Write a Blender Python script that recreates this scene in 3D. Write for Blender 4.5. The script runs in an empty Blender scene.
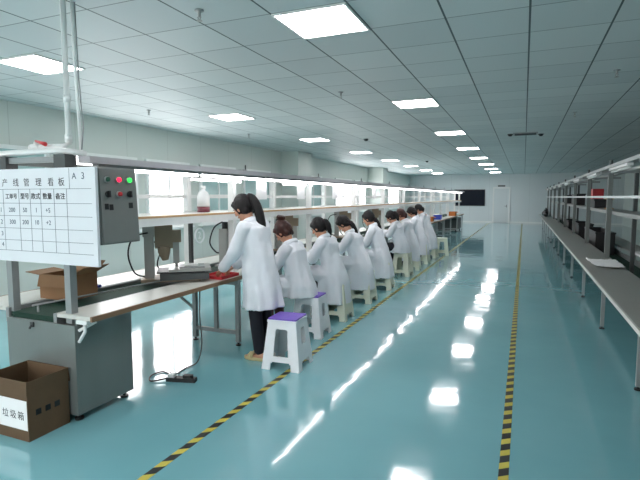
import bpy, bmesh, math, random
from mathutils import Vector, Matrix, noise
C = bpy.context.scene.collection
S = bpy.context.scene
PI = math.pi
R = math.radians
random.seed(7)

# ------------------------------------------------------------------ camera
F_PX, CAM_H = 485.0, 1.6
PITCH = math.atan(43 / F_PX)
YAW = math.atan(204 / math.hypot(F_PX, 43))
cam = bpy.data.cameras.new('camera')
cam.sensor_width = 36.0
cam.lens = F_PX * 36.0 / 640.0
cam.clip_start = 0.05
camo = bpy.data.objects.new('camera', cam)
C.objects.link(camo)
camo.location = (0, 0, CAM_H)
camo.rotation_euler = (PI / 2 - PITCH, 0, YAW)
S.camera = camo

# ------------------------------------------------------------------ world, exposure
w = bpy.data.worlds.new('world')
S.world = w
w.use_nodes = True
w.node_tree.nodes['Background'].inputs[0].default_value = (0.75, 0.88, 0.95, 1)
w.node_tree.nodes['Background'].inputs[1].default_value = 0.6
S.view_settings.view_transform = 'Standard'
S.view_settings.look = 'None'
S.view_settings.gamma = 1.0
S.view_settings.exposure = 0.92
LAMP_POWER = 14.5       # ceiling panels
TUBE_POWER = 10.0       # fluorescent tubes over the line
WINDOW_POWER = 3.6      # frosted windows in daylight


# ------------------------------------------------------------------ materials
def srgb(r, g, b):
    def f(c):
        c /= 255.0
        return c / 12.92 if c <= 0.04045 else ((c + 0.055) / 1.055) ** 2.4
    return (f(r), f(g), f(b), 1)


def nodes(name):
    m = bpy.data.materials.new(name)
    m.use_nodes = True
    nt = m.node_tree
    return m, nt, nt.nodes['Principled BSDF']


def mat(name, col, rough=0.5, metal=0.0, var=0.06, scale=12.0, bump=0.0, bscale=60.0, emit=None, power=0.0, stretch=None):
    m, nt, b = nodes(name)
    N, L = nt.nodes, nt.links
    b.inputs['Roughness'].default_value = rough
    b.inputs['Metallic'].default_value = metal
    tc = N.new('ShaderNodeTexCoord')
    src = tc.outputs['Object']
    if stretch:
        mp = N.new('ShaderNodeMapping')
        mp.inputs['Scale'].default_value = stretch
        L.new(src, mp.inputs['Vector'])
        src = mp.outputs[0]
    nz = N.new('ShaderNodeTexNoise')
    nz.inputs['Scale'].default_value = scale
    nz.inputs['Detail'].default_value = 4
    L.new(src, nz.inputs['Vector'])
    mx = N.new('ShaderNodeMix')
    mx.data_type = 'RGBA'
    mx.inputs[6].default_value = tuple(max(0, c * (1 - var)) for c in col[:3]) + (1,)
    mx.inputs[7].default_value = tuple(min(1, c * (1 + var)) for c in col[:3]) + (1,)
    L.new(nz.outputs['Fac'], mx.inputs[0])
    L.new(mx.outputs[2], b.inputs['Base Color'])
    if bump:
        n2 = N.new('ShaderNodeTexNoise')
        n2.inputs['Scale'].default_value = bscale
        n2.inputs['Detail'].default_value = 3
        L.new(src, n2.inputs['Vector'])
        bp = N.new('ShaderNodeBump')
        bp.inputs['Strength'].default_value = bump
        bp.inputs['Distance'].default_value = 0.01
        L.new(n2.outputs['Fac'], bp.inputs['Height'])
        L.new(bp.outputs[0], b.inputs['Normal'])
    if emit:
        b.inputs['Emission Color'].default_value = emit
        b.inputs['Emission Strength'].default_value = power
    return m


def mnode(nt, op, a, b=None):
    n = nt.nodes.new('ShaderNodeMath')
    n.operation = op
    for i, v in enumerate((a, b)):
        if v is None:
            continue
        if isinstance(v, (int, float)):
            n.inputs[i].default_value = v
        else:
            nt.links.new(v, n.inputs[i])
    return n.outputs[0]


def line_mask(nt, coord, off, period, width):
    """1 on thin lines repeating along a coordinate"""
    t = mnode(nt, 'SUBTRACT', coord, off)
    t = mnode(nt, 'DIVIDE', t, period)
    t = mnode(nt, 'FRACT', t)
    t = mnode(nt, 'SUBTRACT', t, 0.5)
    t = mnode(nt, 'ABSOLUTE', t)
    return mnode(nt, 'GREATER_THAN', t, 0.5 - width / period / 2)


def floor_material():
    m, nt, b = nodes('teal epoxy floor')
    N, L = nt.nodes, nt.links
    tc = N.new('ShaderNodeTexCoord')
    nz = N.new('ShaderNodeTexNoise')
    nz.inputs['Scale'].default_value = 0.7
    nz.inputs['Detail'].default_value = 5
    L.new(tc.outputs['Object'], nz.inputs['Vector'])
    cr = N.new('ShaderNodeValToRGB')
    cr.color_ramp.elements[0].position = 0.3
    cr.color_ramp.elements[0].color = srgb(116, 172, 180)
    cr.color_ramp.elements[1].position = 0.7
    cr.color_ramp.elements[1].color = srgb(126, 181, 188)
    L.new(nz.outputs['Fac'], cr.inputs[0])
    L.new(cr.outputs[0], b.inputs['Base Color'])
    b.inputs['Roughness'].default_value = 0.09
    b.inputs['IOR'].default_value = 1.6
    b.inputs['Coat Weight'].default_value = 0.5
    b.inputs['Coat Roughness'].default_value = 0.04
    n2 = N.new('ShaderNodeTexNoise')
    n2.inputs['Scale'].default_value = 1.6
    n2.inputs['Detail'].default_value = 2
    L.new(tc.outputs['Object'], n2.inputs['Vector'])
    n3 = N.new('ShaderNodeTexNoise')
    n3.inputs['Scale'].default_value = 7.0
    n3.inputs['Detail'].default_value = 1
    L.new(tc.outputs['Object'], n3.inputs['Vector'])
    h = mnode(nt, 'ADD', n2.outputs['Fac'], mnode(nt, 'MULTIPLY', n3.outputs['Fac'], 0.10))
    bp = N.new('ShaderNodeBump')
    bp.inputs['Strength'].default_value = 0.35
    bp.inputs['Distance'].default_value = 0.013
    L.new(h, bp.inputs['Height'])
    L.new(bp.outputs[0], b.inputs['Normal'])
    L.new(bp.outputs[0], b.inputs['Coat Normal'])
    return m


def ceiling_material():
    m, nt, b = nodes('ceiling tiles in a metal grid')
    N, L = nt.nodes, nt.links
    tc = N.new('ShaderNodeTexCoord')
    sx = N.new('ShaderNodeSeparateXYZ')
    L.new(tc.outputs['Object'], sx.inputs[0])
    X, Y = sx.outputs[0], sx.outputs[1]
    lx = line_mask(nt, X, -1.23, 0.6125, 0.016)
    ly = line_mask(nt, Y, 3.415, 0.611, 0.011)
    fx = mnode(nt, 'FLOOR', mnode(nt, 'DIVIDE', mnode(nt, 'ADD', X, 1.23), 0.6125))
    fy = mnode(nt, 'FLOOR', mnode(nt, 'DIVIDE', mnode(nt, 'SUBTRACT', Y, 3.415), 0.611))
    cb = N.new('ShaderNodeCombineXYZ')
    L.new(fx, cb.inputs[0])
    L.new(fy, cb.inputs[1])
    wn = N.new('ShaderNodeTexWhiteNoise')
    wn.noise_dimensions = '2D'
    L.new(cb.outputs[0], wn.inputs[0])
    t1 = N.new('ShaderNodeMix')
    t1.data_type = 'RGBA'
    t1.inputs[6].default_value = srgb(196, 203, 203)
    t1.inputs[7].default_value = srgb(208, 214, 213)
    L.new(wn.outputs[0], t1.inputs[0])
    t2 = N.new('ShaderNodeMix')
    t2.data_type = 'RGBA'
    t2.inputs[7].default_value = srgb(84, 98, 98)
    L.new(mnode(nt, 'MULTIPLY', ly, 0.8), t2.inputs[0])
    L.new(t1.outputs[2], t2.inputs[6])
    t3 = N.new('ShaderNodeMix')
    t3.data_type = 'RGBA'
    t3.inputs[7].default_value = srgb(74, 87, 88)
    L.new(lx, t3.inputs[0])
    L.new(t2.outputs[2], t3.inputs[6])
    L.new(t3.outputs[2], b.inputs['Base Color'])
    b.inputs['Roughness'].default_value = 0.55
    b.inputs['Specular IOR Level'].default_value = 0.35
    return m


def wall_material(name, col, axis, period):
    m, nt, b = nodes(name)
    N, L = nt.nodes, nt.links
    tc = N.new('ShaderNodeTexCoord')
    sx = N.new('ShaderNodeSeparateXYZ')
    L.new(tc.outputs['Object'], sx.inputs[0])
    ln = line_mask(nt, sx.outputs[axis], 0.3, period, 0.012)
    nz = N.new('ShaderNodeTexNoise')
    nz.inputs['Scale'].default_value = 1.2
    L.new(tc.outputs['Object'], nz.inputs['Vector'])
    t0 = N.new('ShaderNodeMix')
    t0.data_type = 'RGBA'
    t0.inputs[6].default_value = tuple(c * 0.96 for c in col[:3]) + (1,)
    t0.inputs[7].default_value = col
    L.new(nz.outputs['Fac'], t0.inputs[0])
    t = N.new('ShaderNodeMix')
    t.data_type = 'RGBA'
    t.inputs[7].default_value = tuple(c * 0.6 for c in col[:3]) + (1,)
    L.new(mnode(nt, 'MULTIPLY', ln, 0.5), t.inputs[0])
    L.new(t0.outputs[2], t.inputs[6])
    L.new(t.outputs[2], b.inputs['Base Color'])
    b.inputs['Roughness'].default_value = 0.4
    return m


def tape_material():
    m, nt, b = nodes('yellow and black hazard tape')
    N, L = nt.nodes, nt.links
    tc = N.new('ShaderNodeTexCoord')
    sx = N.new('ShaderNodeSeparateXYZ')
    L.new(tc.outputs['Object'], sx.inputs[0])
    t = mnode(nt, 'ADD', sx.outputs[1], mnode(nt, 'MULTIPLY', sx.outputs[0], -0.75))
    t = mnode(nt, 'FRACT', mnode(nt, 'DIVIDE', t, 0.155))
    k = mnode(nt, 'GREATER_THAN', t, 0.46)
    mx = N.new('ShaderNodeMix')
    mx.data_type = 'RGBA'
    mx.inputs[6].default_value = srgb(200, 186, 72)
    mx.inputs[7].default_value = srgb(22, 24, 24)
    L.new(k, mx.inputs[0])
    L.new(mx.outputs[2], b.inputs['Base Color'])
    b.inputs['Roughness'].default_value = 0.35
    return m


M = {}
M['floor'] = floor_material()
M['ceiling'] = ceiling_material()
M['wall_l'] = wall_material('pale grey wall panels', srgb(206, 214, 208), 1, 1.15)
M['wall_b'] = wall_material('grey green wall panels', srgb(208, 215, 216), 0, 1.15)
M['tape'] = tape_material()
M['white'] = mat('white painted metal', srgb(226, 228, 226), 0.38)
M['frame'] = mat('white window frame', srgb(232, 236, 234), 0.4)
M['plastic'] = mat('white stool plastic', srgb(242, 243, 246), 0.35)
M['purple'] = mat('purple plastic seat', srgb(122, 92, 196), 0.45)
M['cream'] = mat('cream stool plastic', srgb(224, 226, 206), 0.4)
M['steel'] = mat('brushed steel sheet', srgb(128, 133, 131), 0.38, 0.35, 0.10, 5, 0.08, 90, stretch=(1, 1, 0.1))
M['grey'] = mat('grey aluminium profile', srgb(148, 152, 152), 0.42, 0.25)
M['rail'] = mat('pale grey rail', srgb(184, 183, 187), 0.45)
M['midgrey'] = mat('mid grey painted steel', srgb(112, 117, 114), 0.5)
M['darkgrey'] = mat('dark grey painted steel', srgb(70, 74, 74), 0.5)
M['boxgrey'] = mat('grey control box paint', srgb(122, 125, 123), 0.45)
M['black'] = mat('black plastic', srgb(22, 22, 24), 0.45)
M['belt'] = mat('dark green conveyor belt', srgb(36, 62, 52), 0.75, 0, 0.15)
M['laminate'] = mat('white laminate worktop', srgb(204, 205, 198), 0.35)
M['laminate_grey'] = mat('grey laminate worktop', srgb(148, 149, 144), 0.3)
M['edge'] = mat('brown wood edge', srgb(138, 108, 82), 0.5, 0, 0.2, 20, stretch=(8, 1, 8))
M['tan'] = mat('tan wood shelf board', srgb(196, 160, 118), 0.5, 0, 0.15, 14, stretch=(8, 1, 8))
M['card'] = mat('brown corrugated cardboard', srgb(138, 104, 72), 0.8, 0, 0.12, 9, 0.1, 120)
M['card_dark'] = mat('worn brown cardboard', srgb(96, 74, 52), 0.8, 0, 0.18, 9, 0.1, 120)
M['paper'] = mat('white paper', srgb(240, 240, 240), 0.7, 0, 0.02)
M['board'] = mat('white board surface', srgb(222, 226, 230), 0.35, 0, 0.02)
M['ink'] = mat('black marker ink', srgb(30, 34, 42), 0.6)
M['bluink'] = mat('blue marker ink', srgb(52, 78, 96), 0.6)
M['line'] = mat('grey ruled lines', srgb(96, 106, 116), 0.6)
M['red'] = mat('red plastic', srgb(196, 44, 50), 0.45)
M['orange'] = mat('orange brown cardboard', srgb(186, 110, 52), 0.7)
M['blue'] = mat('blue plastic', srgb(64, 88, 200), 0.45)
M['maroon'] = mat('maroon liquid', srgb(112, 48, 58), 0.3)
M['redlamp'] = mat('lit red pilot lamp', srgb(230, 30, 60), 0.3, emit=srgb(255, 30, 70), power=1.2)
M['greenlamp'] = mat('lit green pilot lamp', srgb(40, 210, 70), 0.3, emit=srgb(40, 255, 80), power=1.0)
M['greendim'] = mat('unlit green button', srgb(30, 84, 62), 0.4)
M['lamp'] = mat('lit panel diffuser', srgb(250, 252, 255), 0.5, emit=(1, .955, .97, 1), power=LAMP_POWER)
M['tube'] = mat('lit fluorescent tube', srgb(250, 252, 255), 0.5, emit=(1, .955, .97, 1), power=TUBE_POWER)
M['unlit'] = mat('unlit tube', srgb(206, 210, 208), 0.4)
M['daylight'] = mat('frosted glass in daylight', srgb(240, 246, 246), 0.3, emit=(1, .965, .98, 1), power=WINDOW_POWER)
M['glass'] = mat('blue green window glass', srgb(176, 204, 202), 0.12)
M['screen'] = mat('dark glossy screen', srgb(14, 22, 36), 0.3)
M['skin'] = mat('skin', srgb(204, 152, 124), 0.5, 0, 0.06, 20)
M['coat'] = mat('pale white lab coat cotton', srgb(232, 235, 241), 0.85, 0, 0.04, 10, 0.35, 16, stretch=(1, 1, 0.35))
M['hair'] = mat('black hair', srgb(15, 12, 13), 0.5, 0, 0.4, 40, 0.5, 60, stretch=(6, 6, 0.8))
M['hair_brown'] = mat('dark reddish brown hair', srgb(62, 32, 26), 0.4, 0, 0.4, 40, 0.5, 60, stretch=(6, 6, 0.8))
M['trousers'] = mat('black trousers', srgb(24, 24, 34), 0.8)
M['trousers_brown'] = mat('dark brown trousers', srgb(74, 44, 40), 0.8)
M['shoe'] = mat('beige sandal', srgb(206, 190, 142), 0.6)
M['shoe_dark'] = mat('dark shoe', srgb(40, 40, 48), 0.5)
M['eye'] = mat('dark eye', srgb(26, 18, 16), 0.2)
M['lip'] = mat('lip', srgb(168, 92, 84), 0.5)
M['hairtie'] = mat('dark hair tie', srgb(44, 26, 34), 0.7)
M['pipe'] = mat('white plastic pipe', srgb(236, 240, 238), 0.4)
M['iron'] = mat('grey machined metal', srgb(165, 166, 162), 0.35, 0.25)
M['bronze'] = mat('brown painted casting', srgb(152, 136, 116), 0.5, 0.1)


for k_, v_ in (('screen', .15), ('belt', .2), ('hair', .35), ('hair_brown', .35)):
    M[k_].node_tree.nodes['Principled BSDF'].inputs['Specular IOR Level'].default_value = v_


# ------------------------------------------------------------------ mesh builder
class MB:
    def __init__(self):
        self.bm = bmesh.new()

    def box(self, x0, x1, y0, y1, z0, z1, rot=None, piv=None):
        vs = [self.bm.verts.new(p) for p in ((x0, y0, z0), (x1, y0, z0), (x1, y1, z0), (x0, y1, z0), (x0, y0, z1), (x1, y0, z1), (x1, y1, z1), (x0, y1, z1))]
        for f in ((3, 2, 1, 0), (4, 5, 6, 7), (0, 1, 5, 4), (1, 2, 6, 5), (2, 3, 7, 6), (3, 0, 4, 7)):
            self.bm.faces.new([vs[i] for i in f])
        if rot:
            bmesh.ops.rotate(self.bm, verts=vs, cent=piv or ((x0 + x1) / 2, (y0 + y1) / 2, (z0 + z1) / 2), matrix=rot)
        return self

    def rings(self, rings, caps=True):
        n = len(rings[0])
        vr = [[self.bm.verts.new(p) for p in r] for r in rings]
        for a, b in zip(vr, vr[1:]):
            for i in range(n):
                self.bm.faces.new((a[i], a[(i + 1) % n], b[(i + 1) % n], b[i]))
        if caps:
            self.bm.faces.new(vr[0][::-1])
            self.bm.faces.new(vr[-1])
        return self

    def tube(self, pts, rad, seg=10, flat=1.0, caps=True):
        pts = [Vector(p) for p in pts]
        if isinstance(rad, (int, float)):
            rad = [rad] * len(pts)
        up = None
        rs = []
        for i, p in enumerate(pts):
            t = (pts[min(i + 1, len(pts) - 1)] - pts[max(i - 1, 0)]).normalized()
            if up is None:
                up = Vector((0, 0, 1)) if abs(t.z) < 0.9 else Vector((0, 1, 0))
            s = t.cross(up)
            if s.length < 1e-5:
                s = t.orthogonal()
            s.normalize()
            up = s.cross(t).normalized()
            rs.append([p + s * (math.cos(2 * PI * k / seg) * rad[i]) + up * (math.sin(2 * PI * k / seg) * rad[i] * flat) for k in range(seg)])
        return self.rings(rs, caps)

    def cyl(self, c, r, z0, z1, seg=16):
        return self.tube([(c[0], c[1], z0), (c[0], c[1], z1)], r, seg)

    def ball(self, c, r, rot=None, seg=14):
        r = (r, r, r) if isinstance(r, (int, float)) else r
        mt = Matrix.Translation(Vector(c)) @ (rot.to_4x4() if rot else Matrix()) @ Matrix.Diagonal((r[0], r[1], r[2], 1))
        nv = max(6, seg * 2 // 3)
        rs = [[mt @ Vector((math.sin(PI * j / nv) * math.cos(2 * PI * k / seg), math.sin(PI * j / nv) * math.sin(2 * PI * k / seg), -math.cos(PI * j / nv))) for k in range(seg)] for j in range(1, nv)]
        vr = [[self.bm.verts.new(p) for p in q] for q in rs]
        lo, hi = self.bm.verts.new(mt @ Vector((0, 0, -1))), self.bm.verts.new(mt @ Vector((0, 0, 1)))
        for k in range(seg):
            k2 = (k + 1) % seg
            self.bm.faces.new((lo, vr[0][k2], vr[0][k]))
            self.bm.faces.new((hi, vr[-1][k], vr[-1][k2]))
            for a_, b_ in zip(vr, vr[1:]):
                self.bm.faces.new((a_[k], a_[k2], b_[k2], b_[k]))
        return self

    def chain(self, pts, rad, seg=10):
        """limb: a smooth tapered tube with round ends (closed pieces for a union)"""
        pts = [Vector(p) for p in pts]
        if isinstance(rad, (int, float)):
            rad = [rad] * len(pts)
        for p, r in zip(pts, rad):
            self.ball(p, r, seg=10)
        for (a, ra), (b, rb) in zip(zip(pts, rad), zip(pts[1:], rad[1:])):
            if (b - a).length > 1e-4:
                self.tube([a, b], [ra, rb], seg)
        return self

    def build(self, name, m, parent=None, smooth=False, bevel=0.0, world=False, solid=0.0):
        me = bpy.data.meshes.new(name)
        if bevel:
            es = [e for e in self.bm.edges if len(e.link_faces) == 2 and e.calc_face_angle(0) > 0.7]
            bmesh.ops.bevel(self.bm, geom=es, offset=bevel, segments=2, affect='EDGES', profile=0.6)
        if world and parent:
            bmesh.ops.translate(self.bm, verts=self.bm.verts, vec=-Vector(parent.location))
        bmesh.ops.recalc_face_normals(self.bm, faces=self.bm.faces)
        self.bm.to_mesh(me)
        self.bm.free()
        return link(name, me, m, parent, smooth, solid)


def smooth_path(pts, n=5):
    pts = [Vector(p) for p in pts]
    out = []
    for i in range(len(pts) - 1):
        p0, p1, p2, p3 = pts[max(i - 1, 0)], pts[i], pts[i + 1], pts[min(i + 2, len(pts) - 1)]
        for q in range(n):
            u = q / n
            out.append(.5 * ((2 * p1) + (p2 - p0) * u + (2 * p0 - 5 * p1 + 4 * p2 - p3) * u * u + (3 * p1 - p0 - 3 * p2 + p3) * u ** 3))
    return out + [pts[-1]]


def link(name, me, m, parent=None, smooth=False, solid=0.0):
    me.name = name
    me.materials.clear()
    me.materials.append(M[m] if isinstance(m, str) else m)
    if smooth:
        me.polygons.foreach_set('use_smooth', [True] * len(me.polygons))
    o = bpy.data.objects.new(name, me)
    C.objects.link(o)
    if parent:
        o.parent = parent
    if solid:
        md = o.modifiers.new('thick', 'SOLIDIFY')
        md.thickness = solid
        md.offset = 0
    return o


def tag(o, label, cat, group=None):
    o['label'] = label
    o['category'] = cat
    if group:
        o['group'] = group
    return o


def thing(name, label, cat, loc=(0, 0, 0), rz=0.0, group=None):
    o = bpy.data.objects.new(name, None)
    o.empty_display_size = 0.1
    C.objects.link(o)
    o.location = loc
    o.rotation_euler = (0, 0, rz)
    return tag(o, label, cat, group)


def structure(o):
    o['kind'] = 'structure'
    return o


KIDS = {}


def kids(o):
    return [c for c in bpy.data.objects if c.parent == o]


def copy_tree(o, parent=None, top=True):
    c = o.copy()
    C.objects.link(c)
    if parent:
        c.parent = parent
    for ch in kids(o):
        copy_tree(ch, c, False)
    return c


def place(proto, loc, rz, label, group=None, first=[]):
    """the first time the prototype itself, then copies"""
    if proto.name in first:
        o = copy_tree(proto)
    else:
        first.append(proto.name)
        o = proto
    o.location = loc
    o.rotation_euler = (0, 0, rz)
    o['label'] = label
    if group:
        o['group'] = group
    return o


def text_mesh(name, body, size, m, parent, loc, rot, depth=0.0006, align='CENTER', bold=0.0):
    cu = bpy.data.curves.new(name, 'FONT')
    cu.body = body
    cu.size = size
    cu.align_x = align
    cu.align_y = 'CENTER'
    cu.extrude = depth
    cu.offset = bold
    cu.resolution_u = 3
    o = bpy.data.objects.new(name, cu)
    C.objects.link(o)
    bpy.context.view_layer.update()
    me = bpy.data.meshes.new_from_object(o.evaluated_get(bpy.context.evaluated_depsgraph_get()))
    bpy.data.objects.remove(o)
    me.transform(Matrix.Translation(Vector(loc)) @ rot.to_4x4())
    return link(name, me, m, parent)


ORD = ['first', 'second', 'third', 'fourth', 'fifth', 'sixth', 'seventh', 'eighth', 'ninth', 'tenth', 'eleventh', 'twelfth',
       'thirteenth', 'fourteenth', 'fifteenth', 'sixteenth', 'seventeenth', 'eighteenth']

# ------------------------------------------------------------------ setting
XL, XR, YB, YF, ZC = -7.0, 5.2, 32.0, -3.5, 3.0
structure(MB().box(XL - .2, XR + .2, YF - .2, YB + .2, -0.15, 0).build('floor', 'floor'))
structure(MB().box(XL - .2, XR + .2, YF - .2, YB + .2, ZC, ZC + 0.15).build('ceiling', 'ceiling'))
structure(MB().box(XL - .2, XL, YF - .2, YB + .2, 0, ZC).build('wall_left', 'wall_l'))
structure(MB().box(XR, XR + .2, YF - .2, YB + .2, 0, ZC).build('wall_right', 'wall_l'))
structure(MB().box(XL, XR, YB, YB + .2, 0, ZC).build('wall_back', 'wall_b'))
structure(MB().box(XL, XR, YF - .2, YF, 0, ZC).build('wall_front', 'wall_l'))
structure(MB().box(XL, -1.80, YB - .02, YB, 0, 0.10).box(-0.74, XR, YB - .02, YB, 0, 0.10).build('baseboard_back', 'white'))
structure(MB().box(XL, XL + .02, YF, 13.6, 0, 0.12).build('baseboard_left', 'white'))
# wall piers of the left wall
for i, (y0, y1, xx) in enumerate(((13.6, 14.6, -6.42), (22.7, 23.6, -6.25))):
    structure(MB().box(XL, xx, y0, y1, 0, ZC).build('column_%d' % (i + 1), 'wall_l', bevel=0.01))

# windows of the left wall: (y0, y1, pane glows like daylight)
wins = [(1.6, 3.3, 1), (3.7, 5.5, 0), (5.9, 7.4, 1), (7.65, 9.0, 1), (9.4, 10.9, 0), (11.3, 12.8, 0), (15.2, 16.8, 0), (18.2, 20.2, 1), (20.6, 22.2, 1), (24.2, 25.8, 1), (26.4, 28.8, 1)]  # first added as side light; ninth and tenth made glowing to brighten far ceiling
for i, (y0, y1, lit) in enumerate(wins):
    z0, z1 = 0.96, 2.36
    wr = thing('window_%d' % (i + 1), 'white framed window in the left wall', 'window', (XL, (y0 + y1) / 2, z0))
    del wr['category'], wr['label']
    structure(wr)
    f = MB()
    t = 0.06
    f.box(XL, XL + .06, y0, y0 + t, z0, z1).box(XL, XL + .06, y1 - t, y1, z0, z1)
    f.box(XL, XL + .06, y0 + t, y1 - t, z0, z0 + t).box(XL, XL + .06, y0 + t, y1 - t, z1 - t, z1)
    ym = (y0 + y1) / 2
    f.box(XL, XL + .05, ym - .025, ym + .025, z0 + t, z1 - t)
    if not lit:
        f.box(XL, XL + .05, y0 + t, y1 - t, 1.60, 1.66)
    f.build('window_frame', 'frame', wr, world=True)
    MB().box(XL + .004, XL + .02, y0 + t, y1 - t, z0 + t, z1 - t).build('pane', 'daylight' if lit else 'glass', wr, world=True)
    MB().box(XL, XL + .12, y0 - .05, y1 + .05, z0 - .04, z0).build('window_sill', 'frame', wr, world=True)

# added glowing windows in the unseen wall behind the camera, lighting the foreground
for i, (x0, x1) in enumerate(((-6.4, -4.6), (-4.2, -2.4), (-2.0, -0.2))):
    z0, z1, t = 0.9, 2.4, .06
    wr = thing('window_%d' % (len(wins) + 1 + i), '', '', ((x0 + x1) / 2, YF, z0))
    del wr['category'], wr['label']
    structure(wr)
    MB().box(x0, x0 + t, YF, YF + .06, z0, z1).box(x1 - t, x1, YF, YF + .06, z0, z1).box(x0 + t, x1 - t, YF, YF + .06, z0, z0 + t).box(x0 + t, x1 - t, YF, YF + .06, z1 - t, z1).box((x0 + x1) / 2 - .025, (x0 + x1) / 2 + .025, YF, YF + .05, z0 + t, z1 - t).build('window_frame', 'frame', wr, world=True)
    MB().box(x0 + t, x1 - t, YF + .004, YF + .02, z0 + t, z1 - t).build('pane', 'daylight', wr, world=True)

# far door
dr = thing('door_1', '', '', (-1.28, YB, 0))
del dr['category'], dr['label']
structure(dr)
x0, x1, zt = -1.70, -0.86, 2.12
MB().box(x0 - .09, x0, YB - .05, YB, 0, zt + .09).box(x1, x1 + .09, YB - .05, YB, 0, zt + .09).box(x0, x1, YB - .05, YB, zt, zt + .09).build('door_frame', 'white', dr, world=True)
MB().box(x0, x1, YB - .025, YB, 0.01, zt).build('door_leaf', 'wall_b', dr, world=True)
h = MB().box(x1 - .12, x1 - .09, YB - .06, YB - .025, .96, 1.12).tube([(x1 - .105, YB - .07, 1.04), (x1 - .22, YB - .07, 1.04)], .012).build('door_handle', 'darkgrey', dr, world=True)
t = thing('door_closer', 'small dark box above the far door', 'door closer', (-1.30, YB, 2.25))
MB().box(-1.50, -1.08, YB - .10, YB, 2.235, 2.32).build('housing', 'darkgrey', t, world=True, bevel=.01)
MB().box(-1.20, -1.16, YB - .13, YB - .10, 2.235, 2.26).build('arm', 'black', t, world=True)
# dark screen on the far wall
t = thing('wall_screen', 'wide dark glossy screen on the far wall left of the door', 'screen', (-3.17, YB, 1.04))
MB().box(-4.10, -2.24, YB - .05, YB, 1.04, 2.07).build('bezel', 'black', t, world=True, bevel=.008)
MB().box(-4.05, -2.29, YB - .056, YB - .05, 1.09, 2.02).build('display', 'screen', t, world=True)

# hazard tapes on the floor
for nm, xx, y0, y1, lb in (('a', -1.945, 0.5, 31.5, 'yellow and black striped floor tape running beside the stools'),
                           ('b', -0.055, 0.5, 31.5, 'yellow and black striped floor tape nearer the empty right bench')):
    o = MB().box(-.028, .028, y0, y1, 0, .0015).build('floor_tape', 'tape')
    o.location = (xx, 0, 0)
    tag(o, lb, 'floor tape')

# ------------------------------------------------------------------ ceiling fittings
lp = thing('ceiling_light', '', 'ceiling light', (0, 0, ZC))
f = MB()
a, b_ = 0.304, 0.285
f.box(-a, a, -a, -b_, -.014, 0).box(-a, a, b_, a, -.014, 0).box(-a, -b_, -b_, b_, -.014, 0).box(b_, a, -b_, b_, -.014, 0)
f.build('frame', 'white', lp)
MB().box(-b_, b_, -b_, b_, -.010, -.002).build('diffuser', 'lamp', lp)
for row, xx in (('right', -1.537), ('left', -4.77)):
    for k in range(8):
        place(lp, (xx, 3.725 + 3.665 * k, ZC), 0, '%s lit square ceiling panel from the camera in the %s row' % (ORD[k], row), 'lit ceiling panels')
    for k in range(2):  # extra panels added out of view to brighten the foreground
        place(lp, (xx, 3.725 - 3.665 * (k + 1) + (0.61 if k else 0), ZC), 0, 'added unseen light panel of the %s row, %s one behind the camera' % (row, ORD[k]), 'lit ceiling panels')

sp = thing('sprinkler_head', '', 'sprinkler', (0, 0, ZC))
MB().cyl((0, 0), .035, -.008, 0).build('escutcheon', 'grey', sp, True)
MB().cyl((0, 0), .012, -.05, -.008, 8).tube([(-.016, 0, -.05), (0, 0, -.075), (.016, 0, -.05)], .004, 6).cyl((0, 0), .022, -.08, -.075).build('head', 'iron', sp)
for (x, y, lb) in ((-2.30, 3.14, 'ceiling sprinkler nearest the camera, left of the first panel'), (-5.64, 6.3, 'ceiling sprinkler near the left wall, above the first worker'),
                   (-2.31, 6.23, 'ceiling sprinkler just before the second right-row panel'), (0.9, 6.35, 'ceiling sprinkler over the right bench'),
                   (-5.71, 9.52, 'ceiling sprinkler by the left wall, past the second left-row panel'), (0.73, 9.17, 'ceiling sprinkler over the right bench, farther one')):
    place(sp, (x, y, ZC), 0, lb, 'ceiling sprinklers')
sd = thing('smoke_detector', '', 'smoke detector', (0, 0, ZC))
MB().cyl((0, 0), .06, -.018, 0).build('base', 'darkgrey', sd)
MB().tube([(0, 0, -.018), (0, 0, -.035), (0, 0, -.05)], [.05, .045, .025], 16).build('sensor', 'black', sd, True)
for (x, y, lb) in ((-3.58, 11.43, 'dark smoke detector between the two lamp rows'), (-3.54, 19.26, 'dark smoke detector between the lamp rows, farther one'),
                   (-0.33, 11.8, 'small dark detector left of the ceiling vent'), (0.30, 12.0, 'small dark detector right of the ceiling vent')):
    place(sd, (x, y, ZC), 0, lb, 'ceiling detectors')
t = thing('ceiling_vent', 'grey louvred vent in the ceiling over the aisle', 'vent', (-0.02, 11.8, ZC))
MB().box(-.25, .25, -.22, -.19, -.02, 0).box(-.25, .25, .19, .22, -.02, 0).box(-.25, -.22, -.19, .19, -.02, 0).box(.22, .25, -.19, .19, -.02, 0).build('frame', 'grey', t)
v = MB()
for k in range(9):
    v.box(-.22, .22, -.17 + k * .042, -.155 + k * .042, -.018, -.002, Matrix.Rotation(.5, 3, 'X'))
v.build('louvres', 'darkgrey', t)

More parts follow.
